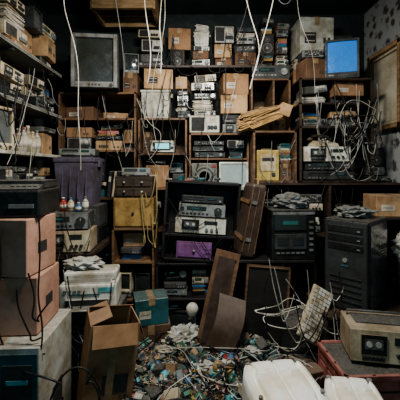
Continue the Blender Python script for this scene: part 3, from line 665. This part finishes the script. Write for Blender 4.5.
put(carton(0.42,0.28,0.29,CARDP,r=random.Random(3)),'cardboard_box',-1.04,1.70,0.665,rz=0.06)
put(carton(0.40,0.26,0.29,CARDP,r=random.Random(8)),'cardboard_box',-1.05,1.70,0.96,rz=-0.1)
b=carton(0.44,0.42,0.66,WHITE2,r=random.Random(2)); b.box((0.0,-0.212,0.42),(0.42,0.003,0.42),TEAL); b.box((0.12,-0.215,0.5),(0.14,0.003,0.16),CHAR); b.box((0.12,-0.217,0.5),(0.1,0.003,0.02),CYAN); b.box((-.05,-0.215,0.3),(0.1,0.003,0.1),RED)
b.done('appliance_box',(-0.99,1.67,0),(0,0,0.05))
put(drawers(0.42,0.27,0.58,3,CHAR,SILV),'filing_drawer_chest',-0.75,2.17,0)
b=B(); b.box((0,0,0.085),(0.37,0.25,0.17),WHITE,bev=0.02,seg=3); b.box((0,0.03,0.2),(0.35,0.18,0.06),WHITE2,bev=0.02,seg=3)
b.box((0,-0.126,0.05),(0.28,0.01,0.05),BLACK2,bev=0.003); b.box((0,-0.155,0.028),(0.24,0.09,0.01),GREY,bev=0.003); b.box((0.12,-0.126,0.135),(0.1,0.006,0.03),CYAN)
for k in range(4): b.box((-0.14+k*0.03,-0.128,0.13),(0.02,0.008,0.012),GREY)
b.box((-0.02,-0.128,0.105),(0.2,0.004,0.008),TEAL); b.box((0,-0.085,0.176),(0.3,0.05,0.012),GREY,r=(0.3,0,0),bev=0.003)
b.done('inkjet_printer',(-0.75,2.16,0.58),(0,0,0.1))
put(blob(0.24,0.14,0.08,BAG,44,amp=.5,fr=5),'plastic_bag',-0.82,2.2,0.806)
put(speaker(0.16,0.16,0.62,WOODD),'loudspeaker',-1.12,2.12,0.0); put(hifi(.24,.2,.12,GREY,WHITE2,R)[0],'table_radio',-1.09,2.1,0.622,rz=.2)
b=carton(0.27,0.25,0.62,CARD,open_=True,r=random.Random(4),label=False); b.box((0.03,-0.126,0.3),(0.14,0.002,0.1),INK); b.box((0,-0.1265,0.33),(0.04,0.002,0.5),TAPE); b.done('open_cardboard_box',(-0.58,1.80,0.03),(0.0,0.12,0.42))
b=carton(0.26,0.2,0.2,TEAL,r=R); b.done('cardboard_box',(-0.40,2.5,0.3),(0,0,0.3))
put(carton(0.3,0.24,0.298,CARDD,r=R),'cardboard_box',-0.40,2.52,0.0,rz=0.2)
tangle('cable_tangle',(-0.62,1.48,0.05),(0.22,0.08,0.5),6,CABB,184,0.005,14)
droops('loose_cable',-0.98,-0.55,1.99,0.1,0.85,10,CABB,301,0.004); droops('loose_cable',-0.98,-0.5,2.0,0.1,0.9,7,CABW,302,0.003)
droops('loose_cable',-1.3,-0.8,2.31,0.6,1.3,10,CABB,303,0.004); droops('loose_cable',-1.25,-0.8,2.3,0.6,1.2,7,CABG,304,0.003)
droops('loose_cable',-0.56,-0.38,2.76,0.8,1.5,5,CABY,305,0.004)
droops('loose_cable',-1.05,-0.76,1.50,0.6,1.3,6,CABB,330,0.004,span=.2)
droops('loose_cable',-1.4,0.48,3.085,1.25,2.55,26,CABB,310,0.0035); droops('loose_cable',-1.4,0.48,3.08,1.25,2.5,11,CABW,311,0.0022); droops('loose_cable',-0.6,0.9,3.26,2.45,3.05,14,CABB,312,0.0035)
droops('loose_cable',0.52,0.92,2.9,1.1,1.85,7,CABG,313,0.003); droops('loose_cable',-0.34,0.3,2.77,0.66,1.36,8,CABB,314,0.003); droops('loose_cable',0.5,1.4,2.84,0.9,1.42,12,CABB,315,0.004)
droops('loose_cable',1.6,2.95,-1.33,1.1,2.5,14,CABB,316,0.004,axis='y'); droops('loose_cable',1.6,2.95,-1.325,1.1,2.4,5,CABW,317,0.0025,axis='y')

# ---------------------------------------------------------------- junk pile
def ph(x,y):
    e=1-((x-0.02)/0.62)**4-((y-2.0)/0.70)**4
    return max(0.0,e)**0.6*(0.17+0.09*noise.noise(Vector((x*5,y*5,1)))+0.03*noise.noise(Vector((x*17,y*17,2))))
r=random.Random(99); b=B()
b.grid(lambda u,v:(-0.6+1.24*u,1.30+1.4*v,ph(-0.6+1.24*u,1.30+1.4*v)),60,60,BLACK2)
JM=[WHITE,WHITE,WHITE2,CYAN,CYAN,CYAN,BLUE,BLUE,TEAL,TEAL,TEAL,YEL,REDC,RED,SILV,SILV,CREAM,BEIGE,GREY,GREY,BLACK2,BLACK2,CHAR,CHAR,GREEN,CARD,CARDD,BLACK,BLACK,OCHRE,PURP,PURPD]
for i in range(2200):
    if i%120==0: b.flush()
    x=r.uniform(-0.52,0.58); y=r.uniform(1.34,2.62); h=ph(x,y)
    if h<=0.015: continue
    z=h+r.uniform(-0.01,0.035); m=r.choice(JM); ro=(r.uniform(-.9,.9),r.uniform(-.9,.9),r.uniform(0,6.3)); k=r.random(); s=r.uniform(0.6,1.5)
    if i%150==0:
        b.blob((x,y,z-.01),r.uniform(.08,.13),r.uniform(.06,.1),r.uniform(.04,.07),r.choice([BAG,PAPER,BAGG]),i,.6,6,3); continue
    if i%26==0:
        b.box((x,y,z+.02),(r.uniform(.07,.12),r.uniform(.045,.08),r.uniform(.03,.05)),r.choice([CARD,CARDD,WHITE2,TEAL,BLUE,CHAR,CREAM,BLACK2]),r=(ro[0]*.5,ro[1]*.5,ro[2]),bev=.003,seg=1); continue
    if k<0.30: b.box((x,y,z),(0.05*s,0.03*s,0.018*s),m,r=ro,bev=0.003,seg=1)
    elif k<0.38:
        b.box((x,y,z),(0.08*s,0.055*s,0.003),GREEN if r.random()<.5 else TEAL,r=ro)
        Rm=Euler(ro).to_matrix()
        for q in range(4):
            o=Rm@Vector((r.uniform(-.03,.03)*s,r.uniform(-.02,.02)*s,0.005)); b.box((x+o.x,y+o.y,z+o.z),(0.014,0.01,0.006),r.choice([BLACK,SILV,CREAM]),r=ro)
    elif k<0.54: b.cyl((x,y,z),0.010*s,0.05*s,m,rot=(ro[0]+1.2,ro[1],ro[2]),seg=10)
    elif k<0.66: b.cyl((x,y,z),0.022*s,0.045*s,m,rot=ro,seg=14,r2=0.017*s)
    elif k<0.68: b.cyl((x,y,z+0.01),0.055,0.002,SILV,rot=(ro[0]*.5,ro[1]*.5,0),seg=22)
    elif k<0.76: b.sph((x,y,z),(0.018*s,0.018*s,0.018*s),m,10)
    elif k<0.84: b.box((x,y,z+0.012),(0.07*s,0.05*s,0.002),r.choice([PAPER,CARDL,CYAN,CARD,CARDD,TEAL]),r=ro)
    else:
        pts=[(x+0.045*math.cos(t*0.9+ro[0])*(1+0.15*t),y+0.045*math.sin(t*0.9+ro[0]),z+0.015+0.012*math.sin(t*2)) for t in range(9)]
        b.tube(pts,0.003,r.choice([CABW,CABB,CABB,CABG,CABY]),5)
b.flush(); b.done('junk_pile')
put(blob(0.24,0.16,0.14,BAG,51,amp=.6,fr=6),'crumpled_paper',-0.12,2.40,0.16,rz=0.6)
tangle('cable_tangle',(0.0,1.85,0.18),(0.45,0.36,0.08),6,CABW,88,0.0025,20)
tangle('cable_tangle',(0.05,2.0,0.18),(0.45,0.45,0.08),12,CABB,89,0.0045,18)
b=B(); b.sph((0,0,0.09),(0.05,0.05,0.055),WHITE,16); b.cyl((0,0,0.02),0.022,0.04,SILV)
b.done('light_bulb',(-0.08,2.52,0.30),(0.3,0.2,0))

# ---------------------------------------------------------------- hanging cables
def hc(pts,m=CABW,rad=0.0038): cable('hanging_cable',[pts],m,rad)
hc([(-1.0,2.3,3.3),(-1.02,2.3,2.8),(-1.0,2.3,2.65),(-0.93,2.32,2.45),(-0.91,2.35,2.2),(-0.93,2.35,1.9),(-0.9,2.35,1.7),(-0.92,2.4,1.5)])
hc([(-0.45,2.5,3.3),(-0.46,2.5,2.9),(-0.42,2.5,2.65),(-0.38,2.5,2.4),(-0.42,2.5,2.2)])
hc([(-0.30,2.6,3.3),(-0.32,2.6,2.85),(-0.36,2.6,2.7),(-0.31,2.6,2.5),(-0.33,2.6,2.3)])
hc([(0.30,2.5,3.3),(0.36,2.5,2.85),(0.46,2.5,2.6),(0.5,2.5,2.42),(0.42,2.5,2.25)])
hc([(0.66,2.5,3.3),(0.60,2.5,2.85),(0.50,2.5,2.55),(0.44,2.5,2.3),(0.40,2.5,2.15)])
hc([(0.56,2.6,3.3),(0.6,2.6,2.95),(0.74,2.6,2.8),(0.8,2.6,3.0),(0.85,2.6,3.3)],CABG,0.003)
hc([(-0.62,3.05,2.2),(-0.5,3.0,1.9),(-0.38,3.03,1.95),(-0.36,3.05,1.75),(-0.5,3.05,1.6)],CABW,0.003)
hc([(-0.34,2.7,3.3),(-0.28,2.7,2.9),(-0.33,2.7,2.6),(-0.42,2.75,2.35),(-0.45,2.8,2.0),(-0.40,2.85,1.75)],CABW,0.0025)
hc([(0.42,2.6,3.3),(0.44,2.6,2.95),(0.36,2.6,2.7),(0.30,2.6,2.6)],CABB,0.004)
hc([(0.85,2.7,3.3),(0.82,2.7,2.9),(0.92,2.7,2.65),(1.02,2.75,2.5),(1.05,2.85,2.2)],CABW,0.0025)
hc([(-0.75,2.6,3.3),(-0.72,2.6,2.9),(-0.64,2.65,2.6),(-0.66,2.7,2.3)],CABG,0.003)

# ---------------------------------------------------------------- lights, camera
def area(name,loc,tgt,size,power,col):
    L=bpy.data.lights.new(name,'AREA'); L.shape='RECTANGLE'; L.size=size[0]; L.size_y=size[1]; L.energy=power; L.color=col
    o=bpy.data.objects.new(name,L); COL.objects.link(o); o.location=loc
    o.rotation_euler=(Vector(tgt)-Vector(loc)).to_track_quat('-Z','Y').to_euler(); return o
area('key_ceiling_lamp',(0.05,1.5,2.9),(0.0,2.6,0.5),(0.45,0.35),64,(1.0,0.96,0.89))
area('fill_lamp',(0.2,-0.6,1.9),(0,3,1.0),(1.6,1.2),7,(0.42,0.85,1.0))
area('back_top_fill',(0.1,2.35,3.2),(0.1,2.5,0),(0.5,0.3),4,(1.0,0.92,0.8))  # small top light added over the back half, stands for no known fixture
w=bpy.data.worlds.new('World'); scene.world=w; w.use_nodes=True
w.node_tree.nodes['Background'].inputs[0].default_value=(0.15,0.5,0.66,1); w.node_tree.nodes['Background'].inputs[1].default_value=0.10
cam=bpy.data.cameras.new('camera'); cam.lens=28; cam.sensor_width=36; cam.shift_y=-0.075
co=bpy.data.objects.new('camera',cam); COL.objects.link(co); co.location=(0,0,1.5); co.rotation_euler=(PI/2,0,0)
scene.camera=co
try: scene.view_settings.look='AgX - Medium High Contrast'
except Exception: pass
